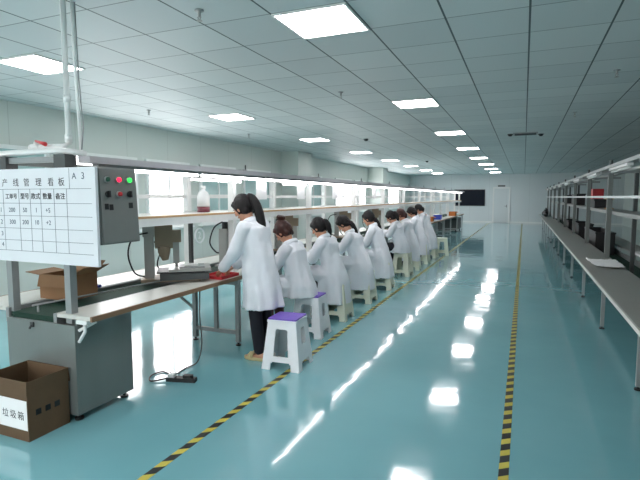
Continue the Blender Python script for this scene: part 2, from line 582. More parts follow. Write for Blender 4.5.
# ------------------------------------------------------------------ the left assembly line
Y0, Y1 = 2.42, 25.0
FRAMES = [4.42 + 2.057 * k for k in range(11)]
line = thing('assembly_line', 'long white assembly line with shelf and overhead rail where the workers sit', 'assembly line', (-3.3, Y0, 0))
ys = [Y0] + FRAMES
for a, b_ in zip(ys, ys[1:]):
    MB().box(-3.06, -2.74, a + .003, b_ - .003, .742, .770).build('worktop', 'laminate', line, world=True)
    MB().box(-2.74, -2.722, a + .003, b_ - .003, .735, .771).build('edge_strip', 'edge', line, world=True)
    MB().box(-4.02, -3.60, a + .003, b_ - .003, .742, .770).build('worktop', 'laminate', line, world=True)
MB().box(-4.038, -4.02, Y0, FRAMES[-1], .735, .771).build('edge_strip', 'edge', line, world=True)
bl = MB().box(-3.57, -3.09, Y0 + .02, FRAMES[-1], .715, .735)
for yy in (Y0 + .06, FRAMES[-1] - .04):
    bl.tube([(-3.57, yy, .69), (-3.09, yy, .69)], .045, 14)
bl.build('belt', 'belt', line, world=True)
for xx in (-3.078, -3.585):
    MB().box(xx - .016, xx + .016, Y0, FRAMES[-1], .66, .765).build('side_rail', 'grey', line, world=True)
for yy in FRAMES:
    for xx in (-2.80, -3.36):
        l = MB().box(xx - .022, xx + .022, yy - .045, yy - .001, .035, .742).build('leg', 'grey', line, world=True)
        MB().cyl((xx, yy - .023), .012, .012, .035, 8).cyl((xx, yy - .023), .03, 0, .012).build('foot', 'black', l, world=False).location = (3.3, -Y0, 0)
    for z0 in (.12, .66):
        MB().box(-3.338 if z0 < .5 else -3.94, -2.822, yy - .04, yy - .006, z0, z0 + .04).build('crossbar', 'grey', line, world=True)
    MB().tube([(-3.39, yy - .022, .36), (-3.90, yy - .022, .69)], .016, 8).build('brace', 'grey', line, world=True)
    MB().box(-3.10, -3.06, yy - .04, yy - .006, .16, .66).build('strut', 'grey', line, world=True)
# posts, shelf and overhead rail
PY = [2.47] + [4.57 + 2.075 * k for k in range(10)] + [24.95]
for i, yy in enumerate(PY):
    for xx, z0 in ((-2.965, .70 if i == 0 else .77), (-3.57, .70 if i == 0 else .77)):
        w_ = .033 if i else .028
        MB().box(xx - w_, xx + w_, yy - w_, yy + w_, z0, 1.885).build('post', 'white' if i else 'grey', line, world=True, bevel=.005)
    MB().box(-3.54, -2.995, yy - .02, yy + .02, 1.845, 1.885).build('cross_arm', 'white' if i else 'grey', line, world=True)
    if i:
        MB().box(-3.54, -2.995, yy - .02, yy + .02, 1.355, 1.385).build('cross_arm', 'white', line, world=True)
MB().box(-3.54, -2.937, 2.95, FRAMES[-1] + .4, 1.418, 1.436).build('shelf_board', 'laminate', line, world=True)
MB().box(-2.936, -2.914, 2.95, FRAMES[-1] + .4, 1.4175, 1.4365).build('shelf_edge', 'tan', line, world=True)
MB().tube([(-3.36, 2.46, .79), (-3.17, 4.2, .79)], .007, 8).tube([(-3.355, 2.50, .735), (-3.355, 2.50, .79)], .009, 8).tube([(-3.18, 4.15, .735), (-3.18, 4.15, .79)], .007, 8).build('guide_rod', 'grey', line, world=True)
MB().box(-2.935, -2.915, 2.95, FRAMES[-1] + .4, 1.350, 1.417).build('shelf_rail', 'white', line, world=True)
MB().box(-3.60, -3.58, 2.95, FRAMES[-1] + .4, 1.350, 1.417).build('shelf_rail', 'white', line, world=True)
MB().box(-3.60, -3.57, 2.55, FRAMES[-1] + .4, 1.585, 1.625).build('back_rail', 'white', line, world=True)
MB().box(-2.90, -2.79, 2.52, FRAMES[-1] + .5, 1.838, 1.885).build('overhead_rail', 'rail', line, world=True, bevel=.006)
MB().box(-3.70, -3.64, 2.52, FRAMES[-1] + .5, 1.845, 1.885).build('overhead_rail', 'midgrey', line, world=True, bevel=.006)
for yy in PY[1:]:
    MB().box(-3.72, -2.79, yy - .025, yy + .025, 1.886, 1.896).build('rail_bracket', 'grey', line, world=True)
    MB().tube([(-2.85, yy + .1, 1.885), (-2.85, yy + .1, 1.95)], .008, 8).build('hook', 'darkgrey', line, world=True)
# front cross beam with a bent end
MB().tube([(-4.6, 2.47, 1.915), (-3.2, 2.47, 1.925), (-3.02, 2.47, 1.925), (-2.93, 2.49, 1.915), (-2.86, 2.56, 1.90)], .022, 12).build('front_beam', 'white', line, True, world=True)
for xx in (-3.57, -2.965):
    MB().box(xx - .06, xx + .05, 2.426, 2.52, 1.80, 1.895).build('clamp', 'darkgrey', line, world=True, bevel=.01)
MB().tube([(-2.80, 2.43, .74), (-2.80, 2.43, .66), (-2.86, 2.43, .58)], .012, 8).tube([(-2.77, 2.50, .72), (-2.86, 2.43, .66)], .012, 8).box(-2.86, -2.76, 2.41, 2.45, .715, .742).build('fold_bracket', 'white', line, world=True)

# tube lights under the near overhead rail, then the far rail
tl = thing('tube_light', '', 'tube light', (-2.845, 3, 1.895))
MB().box(-.03, .03, -.60, .60, -.022, 0).build('housing', 'grey', tl, bevel=.006)
MB().tube([(0, -.58, -.034), (0, .58, -.034)], .0125, 10).build('tube', 'tube', tl, True)
for k in range(18):
    place(tl, (-2.845, 3.22 + 1.235 * k, 1.8375), 0, '%s lit tube from the camera under the front overhead rail' % ORD[k], 'lit tubes over the front of the line')
for k in range(3):
    place(tl, (-3.67, 5.3 + 2.47 * k, 1.8445), 0, '%s lit tube from the camera under the rear overhead rail' % ORD[k], 'lit tubes over the rear of the line')

# drive cabinet at the near end
cb = thing('drive_cabinet', 'grey sheet metal cabinet under the near end of the line', 'cabinet', (-3.215, 2.67, 0))
x0, x1, y0, y1 = -3.565, -2.865, 2.40, 2.93
MB().box(x0, x1, y0, y0 + .02, .05, .70).build('front_panel', 'steel', cb, world=True, bevel=.003)
MB().box(x1 - .02, x1, y0 + .021, y1, .05, .735).build('side_panel', 'steel', cb, world=True, bevel=.003)
MB().box(x0, x0 + .02, y0 + .021, y1, .05, .70).build('side_panel', 'steel', cb, world=True, bevel=.003)
MB().box(x0 + .021, x1 - .021, y1 - .02, y1, .05, .64).build('back_panel', 'steel', cb, world=True, bevel=.003)
MB().box(x0 + .021, x1 - .021, y0 + .021, y1 - .021, .05, .07).build('bottom_panel', 'steel', cb, world=True)
for xx in (x0 + .05, x1 - .05):
    for yy in (y0 + .05, y1 - .05):
        MB().cyl((xx, yy), .012, .012, .05, 8).cyl((xx, yy), .032, 0, .014).build('foot', 'black', cb, world=True)
MB().box(-3.30, -3.27, y0 - .012, y0, .655, .69).tube([(-3.285, y0 - .012, .67), (-3.285, y0 - .03, .645)], .008, 8).build('latch', 'darkgrey', cb, world=True)

# white board with its table and writing
def bx(px):
    return -3.578 + px * (0.966 / 95)


def bz(py):
    return 1.80 - (py - 167) * 0.0067


wb = thing('whiteboard', 'white production board with ruled table and handwriting, on two posts', 'whiteboard', (-3.3, 2.415, 1.13))
MB().box(-4.02, -2.615, 2.400, 2.422, 1.13, 1.80).build('panel', 'board', wb, world=True, bevel=.002)
g = MB()
ex = bx(91)
rows = [188.5, 203.5, 217, 230.5, 243.5, 255]
for py in rows:
    g.box(bx(-38), ex, 2.3985, 2.3997, bz(py) - .0014, bz(py) + .0014)
for px in (-38, -20, 5, 21.5, 33, 43.5, 56.5, 68.5):
    g.box(bx(px) - .0012, bx(px) + .0012, 2.3985, 2.3997, bz(255), bz(188.5))
g.box(bx(71.5) - .001, bx(71.5) + .001, 2.3985, 2.3997, bz(188.5), bz(168))
g.build('ruled_table', 'line', wb, world=True)
RB = Matrix.Rotation(PI / 2, 3, 'X')
wl = wb.location


def ink(body, px, py, size, m='ink', bold=0.0):
    text_mesh('lettering', body, size, m, wb, Vector((bx(px), 2.3992, bz(py))) - wl, RB, .0004, 'CENTER', bold)


for px, ch in zip((-6, 7.5, 19, 30, 42, 54, 64), '生产线管理看板'):
    ink(ch, px, 182, .062, 'ink')
ink('A', 76, 176, .06, 'bluink')
ink('3', 84, 176, .065, 'bluink')
for px, s in ((-8, '日期'), (13.5, '工单号'), (27.5, '型号'), (38.5, '款式'), (50, '数量'), (62.5, '备注')):
    ink(s, px, 196.5, .046 if len(s) < 3 else .042, 'ink', .0008)
for px, py, s in ((2, 211, '1'), (13.5, 211, '200'), (27, 211, '50'), (38.5, 211, '1'), (50, 211, '+5'),
                  (2, 224, '2'), (13.5, 224, '300'), (27, 224, '200'), (38.5, 224, '10'), (50, 224, '+2'),
                  (2, 237, '3'), (2, 249, '4')):
    ink(s, px, py, .046, 'bluink')

# control box on the post, facing the aisle
ct = thing('control_box', 'grey control box with red and green pilot lamps beside the whiteboard', 'control box', (-2.70, 2.615, 1.28))
tilt = Matrix.Rotation(R(-3), 3, 'Y')
cm = MB().box(-.085, .085, -.175, .175, -.01, .52, tilt, (0, 0, 0)).build('body', 'boxgrey', ct, bevel=.006)
MB().box(.086, .092, -.166, .166, 0, .51, tilt, (0, 0, 0)).build('front_cover', 'boxgrey', ct, bevel=.002)
tz = tilt @ Vector((1, 0, 0))
for r_, (zz, ml) in enumerate(((.435, ('greendim', 'redlamp', 'greenlamp')), (.335, ('black', 'red', 'black')))):
    for c_, mm in enumerate(ml):
        yy = -.105 + .098 * c_
        p = tilt @ Vector((.092, yy, zz))
        MB().tube([p, p + tz * .010], .022, 14).build('button_ring', 'iron' if mm != 'black' else 'black', ct, True)
        if mm == 'black':
            o = MB().box(.10, .118, yy - .006, yy + .006, zz - .022, zz + .022, tilt, (0, 0, 0)).build('switch_knob', 'black', ct)
        else:
            nm = 'pilot_lamp' if r_ == 0 and c_ else 'push_button'
            o = MB().tube([p + tz * .008, p + tz * .022, p + tz * .026], [.017, .016, .010], 14).build(nm, mm, ct, True)
            if c_ == 1:
                o['label'] = 'lit red lamp' if r_ == 0 else 'red button'
            if c_ == 2:
                o['label'] = 'lit green lamp'
for yy, zz, wd in ((-.12, .25, .035), (-.08, .245, .035), (.10, .255, .04)):
    MB().box(.0922, .0928, yy - wd / 2, yy + wd / 2, zz - .02, zz + .02, tilt, (0, 0, 0)).build('tag_plate', 'black', ct)
MB().tube([(-.085, -.02, .40), (-.20, -.04, .40)], .02, 8).tube([(-.085, -.02, .08), (-.20, -.04, .08)], .02, 8).build('mounting_arm', 'grey', ct)

# air pipes from the ceiling and the valve on the beam
t = thing('air_pipe', 'thick white pipe dropping from ceiling to the whiteboard frame', 'pipe', (-3.075, 2.60, 1.93))
MB().tube([(-3.075, 2.60, 3.0), (-3.075, 2.60, 1.99), (-3.09, 2.56, 1.965), (-3.25, 2.50, 1.96)], .020, 12).build('pipe', 'pipe', t, True, world=True)
MB().cyl((-3.075, 2.60), .026, 2.28, 2.33).build('coupling', 'pipe', t, True, world=True)
MB().cyl((-3.075, 2.60), .026, 2.0, 2.05).build('coupling', 'pipe', t, True, world=True)
t = thing('cable_conduit', 'thinner white conduit slanting down beside the thick pipe', 'conduit', (-3.03, 2.64, 1.93))
MB().tube([(-3.055, 2.66, 3.0), (-3.04, 2.65, 2.6), (-2.99, 2.63, 1.93)], .012, 8).build('conduit', 'pipe', t, True, world=True)
MB().tube([(-3.04, 2.67, 3.0), (-3.02, 2.66, 2.5), (-2.96, 2.63, 2.1), (-2.95, 2.60, 1.94)], .005, 6).build('cable', 'grey', t, True, world=True)
t = thing('ball_valve', 'white valve with red lever handle on the cross beam', 'valve', (-3.25, 2.49, 1.95))
MB().tube([(-3.34, 2.50, 1.96), (-3.25, 2.50, 1.96)], .024, 10).cyl((-3.29, 2.50), .014, 1.95, 2.0, 8).build('body', 'white', t, True, world=True)
MB().tube([(-3.29, 2.50, 2.005), (-3.20, 2.48, 1.985), (-3.16, 2.475, 1.975)], [.008, .012, .016], 8).build('handle', 'red', t, True, world=True)

# ------------------------------------------------------------------ things on and around the line
def carton(name, label, w_, d_, h_, m, loc, rz=0, flaps=None):
    t = thing(name, label, 'carton', loc, rz)
    k = .006
    b = MB().box(-w_, w_, -d_, -d_ + k, 0, h_).box(-w_, w_, d_ - k, d_, 0, h_).box(-w_, -w_ + k, -d_ + k, d_ - k, 0, h_).box(w_ - k, w_, -d_ + k, d_ - k, 0, h_)
    b.box(-w_ + k, w_ - k, -d_ + k, d_ - k, 0, k)
    b.build('body', m, t)
    for (sx, sy, L_, a) in flaps or ():
        f = MB()
        if sx:
            f.box(0, L_, -d_, d_, 0, .005)
            f2 = f.build('flap', m, t)
            f2.location = (sx * w_, 0, h_)
            f2.rotation_euler = (0, -R(a) if sx > 0 else R(180 + a), 0)
        else:
            f.box(-w_, w_, 0, L_, 0, .005)
            f2 = f.build('flap', m, t)
            f2.location = (0, sy * d_, h_)
            f2.rotation_euler = (R(a) if sy > 0 else R(180 - a), 0, 0)
    return t


c1 = carton('cardboard_carton', 'open worn cardboard carton with a white paper label, on the floor by the cabinet', .205, .155, .40, 'card_dark', (-3.135, 2.228, 0), R(0),
            [(0, 1, .10, -85), (0, -1, .09, -88)])
MB().box(-.18, .198, -.1572, -.1556, .075, .275).build('paper_label', 'paper', c1)
for i, ch in enumerate('垃圾箱'):
    text_mesh('lettering', ch, .062, 'ink', c1, (-.01 + i * .075, -.1578, .165), RB, .0004)
for k in range(3):
    MB().box(.2056, .2064, -.10 + k * .07, -.06 + k * .07, .16, .20).build('printed_mark', 'black', c1)
c2 = carton('cardboard_carton', 'open cardboard carton with spread flaps on the belt end behind the whiteboard', .165, .14, .20, 'card', (-3.50, 2.90, .7665), R(4),
            [(-1, 0, .15, 6), (1, 0, .15, 28), (0, 1, .13, 38), (0, -1, .10, -75)])
t = thing('tape_roll', 'flat blue pouch on the far worktop beside the carton', 'pouch', (-3.70, 3.25, .771))
MB().box(-.12, .12, -.06, .06, 0, .02).build('body', 'blue', t, bevel=.006)
MB().box(-.12, .12, .045, .055, .02, .024).build('zip', 'darkgrey', t)
t.name = 'blue_pouch'

# bench press machine
def press(label, loc, rz, full=True):
    t = thing('bench_press', label, 'bench machine', loc, rz, 'machines on the line')
    MB().box(-.34, .22, -.15, .17, 0, .028).build('base_plate', 'bronze', t, bevel=.006)
    MB().box(-.31, -.22, -.055, .035, .028, .50).build('column', 'iron', t, bevel=.006)
    MB().box(-.32, -.21, -.07, .05, .44, .55).build('top_block', 'iron', t, bevel=.008)
    MB().box(-.21, -.04, -.035, .015, .32, .58).tube([(-.125, -.01, .34), (-.125, -.01, .28), (-.115, -.01, .20)], [.065, .060, .030], 14).build('head_arm', 'bronze', t)
    MB().box(-.05, .04, -.06, .04, .38, .50).build('motor_block', 'bronze', t, bevel=.008)
    MB().box(-.04, .02, -.045, .015, .17, .38).build('spindle', 'iron', t, bevel=.006)
    MB().cyl((-.01, -.015), .014, .12, .17, 10).build('punch', 'iron', t, True)
    MB().tube(smooth_path([(-.27, -.07, .48), (-.40, -.10, .44), (-.45, -.12, .28), (-.40, -.10, .10), (-.31, -.07, .05)]), .008, 8).build('air_hose', 'black', t, True)
    MB().tube(smooth_path([(-.26, .04, .42), (-.17, .10, .30), (-.20, .10, .14), (-.14, .06, .05)]), .007, 8).build('air_hose', 'black', t, True)
    if full:
        MB().box(-.16, .30, -.24, .14, .029, .095).build('work_fixture', 'darkgrey', t, bevel=.005)
        MB().box(-.19, .26, -.22, .12, .0955, .108).build('dark_plate', 'black', t, bevel=.003)
        MB().box(-.08, .32, -.25, .13, .1085, .134).build('work_plate', 'iron', t, bevel=.004)
        MB().box(.02, .26, -.18, .06, .1345, .146).build('work_plate', 'grey', t, bevel=.003)
        MB().box(.07, .20, -.12, .0, .1465, .160).build('clamp_block', 'white', t, bevel=.004)
    return t


press('grey and brown bench press with dark fixture plates at the near end of the line', (-3.20, 3.92, .772), R(38))
pk = press('small press with metal column seen between the first and second seated workers', (-3.28, 6.85, .772), R(20), False)
pk2 = copy_tree(pk)
pk2.location = (-3.28, 9.4, .772)
pk2['label'] = 'small press with dark column on the line behind the fourth seated worker'
pk3 = copy_tree(pk)
pk3.location = (-3.28, 11.7, .772)
pk3['label'] = 'small press with dark column on the line behind the sixth seated worker'
# slim grey column beside the first worker
t = thing('tool_column', 'slim grey tool column with looped black hose at the standing worker\'s hands', 'tool', (-3.30, 4.92, .772))
MB().box(-.09, .09, -.09, .09, 0, .02).build('base_plate', 'iron', t, bevel=.004)
MB().box(-.055, .055, -.05, .05, .02, .45).build('column', 'iron', t, bevel=.02)
MB().cyl((0, 0), .035, .45, .53, 12).build('cap', 'darkgrey', t, True)
MB().tube(smooth_path([(-.03, 0, .53), (-.12, -.05, .46), (-.17, -.07, .28), (-.10, -.05, .17), (-.05, -.03, .16)]), .009, 8).build('hose', 'black', t, True)
t = thing('hanging_rod', 'thin dark vertical rod between belt and shelf behind the bench press', 'rod', (-3.30, 4.27, .736))
MB().box(-.018, .018, -.018, .018, 0, .68).build('rod', 'darkgrey', t)
MB().box(-.03, .03, -.03, .03, 0, .02).build('foot', 'black', t)
t = thing('parts_tray', 'red tray under the standing worker\'s hands', 'tray', (-2.90, 4.22, .7705))
MB().box(-.13, .13, -.16, .16, 0, .008).build('base', 'red', t)
MB().box(-.13, .13, -.16, -.15, .008, .03).box(-.13, .13, .15, .16, .008, .03).box(-.13, -.12, -.15, .15, .008, .03).box(.12, .13, -.15, .15, .008, .03).build('rim', 'red', t)
t = thing('wash_bottle', 'white plastic bottle with maroon base standing on the shelf', 'bottle', (-3.2, 4.37, 1.4365))
MB().tube([(0, 0, .062), (0, 0, .17), (0, 0, .21), (0, 0, .235), (0, 0, .25)], [.068, .068, .052, .024, .022], 18).build('body', 'paper', t, True)
MB().tube([(0, 0, 0), (0, 0, .006), (0, 0, .062)], [.063, .068, .068], 18).build('base_band', 'maroon', t, True)
MB().cyl((0, 0), .027, .25, .285, 12).build('cap', 'white', t, True)
t = thing('wall_ring_sign', 'round white ring sign low on the left wall behind the press', 'sign', (XL + .002, 9.37, .68))
rg = []
for k in range(29):
    a = 2 * PI * k / 28
    rg.append((XL + .012, 9.37 + .17 * math.cos(a), .70 + .17 * math.sin(a)))
MB().tube(rg, .022, 8, caps=False).build('ring', 'paper', t, True, world=True)
text_mesh('numeral', '2', .24, 'paper', t, (.006, 0, .02), Matrix.Rotation(PI / 2, 3, 'Z') @ RB, .003)

# sheets hanging from the overhead rail
hs = thing('hanging_sheet', '', 'paper sheet', (0, 0, 1.895))
g = MB()
for k in range(6):
    a0, a1 = -.12 + k * .04, -.08 + k * .04
    o0, o1 = .01 * math.sin(k * 1.3), .01 * math.sin((k + 1) * 1.3)
    g.rings([[(o0 - .001, a0, -.29), (o1 - .001, a1, -.29), (o1 + .001, a1, -.29), (o0 + .001, a0, -.29)],
             [(-.001, a0, -.03), (-.001, a1, -.03), (.001, a1, -.03), (.001, a0, -.03)]])
g.build('sheet', 'paper', hs)
MB().box(-.008, .008, -.06, -.04, -.04, 0).build('clip', 'darkgrey', hs)
MB().box(-.008, .008, .04, .06, -.04, 0).build('clip', 'darkgrey', hs)
for y, lb in ((5.13, 'white paper sheet hanging just past the standing worker\'s head'), (6.25, 'white paper sheet hanging above the second seated worker'),
              (7.6, 'white paper sheet hanging above the third seated worker'), (9.9, 'white paper sheet hanging above the fifth seated worker')):
    place(hs, (-2.915, y, 1.86), 0, lb, 'sheets hanging from the rail')

# things on the far worktop beyond the last worker
t = thing('spray_bottle', 'white bottle on the worktop beyond the last worker', 'bottle', (-2.98, 19.3, .771))
MB().tube([(0, 0, 0), (0, 0, .20), (0, 0, .28), (0, 0, .33)], [.07, .07, .03, .025], 12).build('body', 'paper', t, True)
MB().box(-.02, .05, -.02, .02, .33, .40).build('spray_head', 'paper', t)
t = thing('parts_bin', 'blue plastic bin on the worktop beyond the last worker', 'bin', (-2.93, 18.3, .771))
MB().box(-.13, .13, -.15, .15, 0, .012).box(-.13, .13, -.15, -.138, .012, .16).box(-.13, .13, .138, .15, .012, .16).box(-.13, -.118, -.138, .138, .012, .16).box(.118, .13, -.138, .138, .012, .16).build('body', 'blue', t)
MB().box(-.14, .14, -.16, -.15, .14, .165).box(-.14, .14, .15, .16, .14, .165).build('lip', 'blue', t)
carton('cardboard_carton', 'small orange brown carton on the worktop near the far end', .15, .25, .18, 'orange', (-2.91, 22.2, .771), 0, [(1, 0, .08, -30)])
carton('cardboard_carton', 'small orange brown carton on the worktop right beyond the last worker', .13, .14, .16, 'orange', (-2.93, 16.6, .771), 0, [(1, 0, .08, -20)])

# dark cabinet closing the far end of the line
t = thing('end_cabinet', 'dark cabinet with slotted panels under the far end of the assembly line', 'cabinet', (-3.33, 24.2, 0))
MB().box(-3.90, -2.84, 23.2, 24.85, .06, .60).build('body', 'darkgrey', t, world=True, bevel=.006)
for k in range(3):
    MB().box(-2.838, -2.828, 23.28 + k * .52, 23.72 + k * .52, .10, .56).build('side_panel', 'black', t, world=True, bevel=.004)
for xx in (-3.85, -2.89):
    for yy in (23.25, 24.8):
        MB().cyl((xx, yy), .03, 0, .06).build('foot', 'black', t, world=True)

# power strip and lead on the floor
t = thing('power_strip', 'black power strip with white plug lying on the floor under the first bench', 'power strip', (-2.70, 3.32, 0), R(15))
MB().box(-.13, .13, -.03, .03, 0, .035).build('body', 'black', t, bevel=.006)
MB().box(-.115, -.06, -.026, .026, .035, .062).build('plug', 'white', t, bevel=.005)
MB().box(.02, .10, -.02, .02, .035, .06).build('adapter', 'black', t, bevel=.005)
cab = MB()
pts = [(-2.80, 3.74, .74), (-2.815, 3.75, .45), (-2.805, 3.76, .20), (-2.83, 3.72, .03), (-2.86, 3.60, .008), (-2.85, 3.48, .008), (-2.80, 3.40, .03), (-2.785, 3.315, .05)]
cab.tube(smooth_path(pts), .006, 8)
cab.build('power_cord', 'darkgrey', t, True, world=True).rotation_euler = (0, 0, -R(15))
o = MB().tube(smooth_path([(-2.83, 3.28, .02), (-2.93, 3.20, .009), (-3.02, 3.30, .009), (-3.0, 3.42, .009), (-2.90, 3.40, .009), (-2.84, 3.35, .05)]), .007, 8).build('lead_loop', 'black', t, True, world=True)
o.rotation_euler = (0, 0, -R(15))

# ------------------------------------------------------------------ the right line, unmanned
RY = [2.58 + 2.05 * k for k in range(13)]
rl = thing('empty_bench_line', 'long grey workbench line with shelf and unlit rail, standing empty on the right', 'assembly line', (1.3, 2.6, 0))
ry = [1.5] + RY[1:]
for a, b_ in zip(ry, ry[1:]):
    MB().box(.735, 1.17, a + .002, b_ - .002, .705, .732).build('worktop', 'laminate_grey', rl, world=True)
    MB().box(.72, .735, a + .002, b_ - .002, .70, .733).build('edge_strip', 'laminate', rl, world=True)
MB().box(1.20, 1.66, 1.5, RY[-1], .50, .52).build('belt', 'belt', rl, world=True)
for xx in (1.185, 1.675):
    MB().box(xx - .014, xx + .014, 1.5, RY[-1], .44, .70 if xx < 1.3 else .60).build('side_rail', 'grey', rl, world=True)
MB().box(1.70, 2.05, 1.5, RY[-1], .655, .68).build('rear_worktop', 'laminate_grey', rl, world=True)
for yy in RY:
    for xx in (.93, 1.98):
        l = MB().box(xx - .02, xx + .02, yy - .02, yy + .02, .03, .705 if xx < 1.3 else .655).build('leg', 'grey', rl, world=True)
        f = MB().cyl((xx, yy), .01, .01, .03, 8).cyl((xx, yy), .03, 0, .012).build('foot', 'black', l)
        f.location = (-1.3, -2.6, 0)
    MB().box(.95, 1.96, yy - .016, yy + .016, .40, .44).build('crossbar', 'grey', rl, world=True)
RP = [5.45, 7.95, 10.35, 13.0, 15.7, 18.5, 21.4, 24.3, 27.0]
for yy in RP:
    MB().box(1.09, 1.15, yy - .03, yy + .03, .732, 1.93).build('post', 'midgrey', rl, world=True, bevel=.004)
    MB().box(1.41, 1.46, yy - .025, yy + .025, .52, 1.93).build('rear_post', 'darkgrey', rl, world=True, bevel=.004)
    MB().box(1.0, 1.62, yy - .02, yy + .02, 1.93, 1.965).build('cross_arm', 'grey', rl, world=True)
MB().box(1.16, 1.45, 1.5, RY[-1], 1.352, 1.40).build('shelf_board', 'laminate_grey', rl, world=True)
MB().box(1.06, 1.084, 1.5, RY[-1], 1.585, 1.615).build('tie_rail', 'white', rl, world=True)
MB().box(.99, 1.10, 1.5, RY[-1] + .3, 1.966, 2.005).build('overhead_rail', 'grey', rl, world=True, bevel=.006)
MB().box(1.36, 1.46, 1.5, RY[-1] + .3, 1.966, 2.005).build('overhead_rail', 'grey', rl, world=True, bevel=.006)
for yy in RP:
    MB().cyl((1.06, yy - .4), .02, 2.005, 2.09, 8).build('hook', 'darkgrey', rl, world=True)
ul = thing('tube_light', '', 'tube light', (1.05, 3, 1.966))
MB().box(-.03, .03, -.60, .60, -.03, 0).build('housing', 'white', ul, bevel=.005)
MB().tube([(0, -.58, -.046), (0, .58, -.046)], .014, 10).build('tube', 'unlit', ul, True)
k = 0
for i, yy in enumerate(RP[:-1]):
    y2 = RP[i + 1]
    place(ul, (1.035, (yy + y2) / 2, 1.966), 0, '%s unlit tube from the camera under the right bench rail' % ORD[k], 'unlit tubes over the right bench')
    k += 1
# things on the right line
def crate(label, loc, w_, d_, h_, m, cat='crate'):
    t = thing('storage_crate', label, cat, loc, 0, 'crates on the right bench')
    k = .012
    MB().box(-w_, w_, -d_, -d_ + k, 0, h_).box(-w_, w_, d_ - k, d_, 0, h_).box(-w_, -w_ + k, -d_ + k, d_ - k, 0, h_).box(w_ - k, w_, -d_ + k, d_ - k, 0, h_).box(-w_ + k, w_ - k, -d_ + k, d_ - k, 0, k).build('body', m, t)
    MB().box(-w_ - .012, w_ + .012, -d_ - .012, -d_, h_ - .03, h_).box(-w_ - .012, w_ + .012, d_, d_ + .012, h_ - .03, h_).box(-w_ - .012, -w_, -d_, d_, h_ - .03, h_).build('rim', m, t)
    return t


crate('black crate on the right shelf beneath the red box', (1.285, 10.6, 1.402), .10, .55, .16, 'black')
t = thing('red_box', 'red box with an orange front on top of the black crate on the right shelf', 'box', (1.285, 10.75, 1.563))
MB().box(-.09, .09, -.30, .25, 0, .19).build('body', 'red', t, bevel=.005)
MB().box(-.094, -.09, -.05, .05, .03, .16).build('label_strip', 'orange', t)
crate('black crate on the right shelf, beside the second post', (1.285, 14.1, 1.402), .10, .6, .28, 'black')
crate('black crate on the right shelf, beside the third post', (1.285, 17.0, 1.402), .10, .5, .26, 'black')
crate('large black crate on the right belt beyond the first post', (1.43, 11.3, .522), .16, .9, .42, 'black')
crate('large black crate on the right belt beyond the second post', (1.43, 14.3, .522), .16, .8, .42, 'black')
crate('low dark crate on the right belt beyond the third post', (1.43, 17.2, .522), .16, .8, .36, 'black')
for i, (y, lb) in enumerate(((12.2, 'tan corded spool on the right bench beside the large crate'),)):
    t = thing('cable_spool', lb, 'spool', (1.33, y, .522 + .001))
    MB().cyl((0, 0), .07, 0, .015).cyl((0, 0), .07, .16, .175).build('flange', 'tan', t, True)
    MB().cyl((0, 0), .045, .015, .16).build('winding', 'darkgrey', t, True)
    t.location = (1.31, 9.3, 1.401)
    t['label'] = 'small spool standing on the right shelf before the black crate'
t = thing('black_bag', 'black bag lying on the far end of the right bench', 'bag', (.95, 24.6, .733))
b = MB()
for k in range(9):
    zr = random.uniform(.09, .2)
    b.ball((random.uniform(-.06, .06), -1.2 + .3 * k, zr), (.11, .30, zr), seg=10)
b.build('body', 'black', t, True)
MB().tube([(0, -.4, .22), (0, -.2, .36), (0, .2, .36), (0, .4, .22)], .02, 8).build('handle', 'black', t, True)
# crumpled plastic sheet on the right worktop
g = bmesh.new()
bmesh.ops.create_grid(g, x_segments=26, y_segments=26, size=0.5)
for v in g.verts:
    x, y = v.co.x, v.co.y
    rr = 1 + .25 * noise.noise(Vector((math.atan2(y, x), 3, 1)))
    v.co = Vector((x * .34 * rr, y * .80 * rr, .018 + .018 * abs(noise.noise(Vector((x * 9, y * 9, 0)))) + .01 * noise.noise(Vector((x * 20, y * 20, 4)))))
me = bpy.data.meshes.new('plastic_sheet')
g.to_mesh(me)
g.free()
o = link('plastic_sheet', me, 'paper', None, True, .002)
o.location = (1.0, 7.15, .7325)
tag(o, 'crumpled white plastic sheet lying on the right worktop by the first post', 'plastic sheet')
o = MB().box(-.2, .2, -.5, .5, 0, .03).build('sheet_pile', 'paper', None, bevel=.004)
o.location = (1.87, 8.8, .681)
tag(o, 'pile of white sheets on the rear worktop of the right line', 'paper pile')


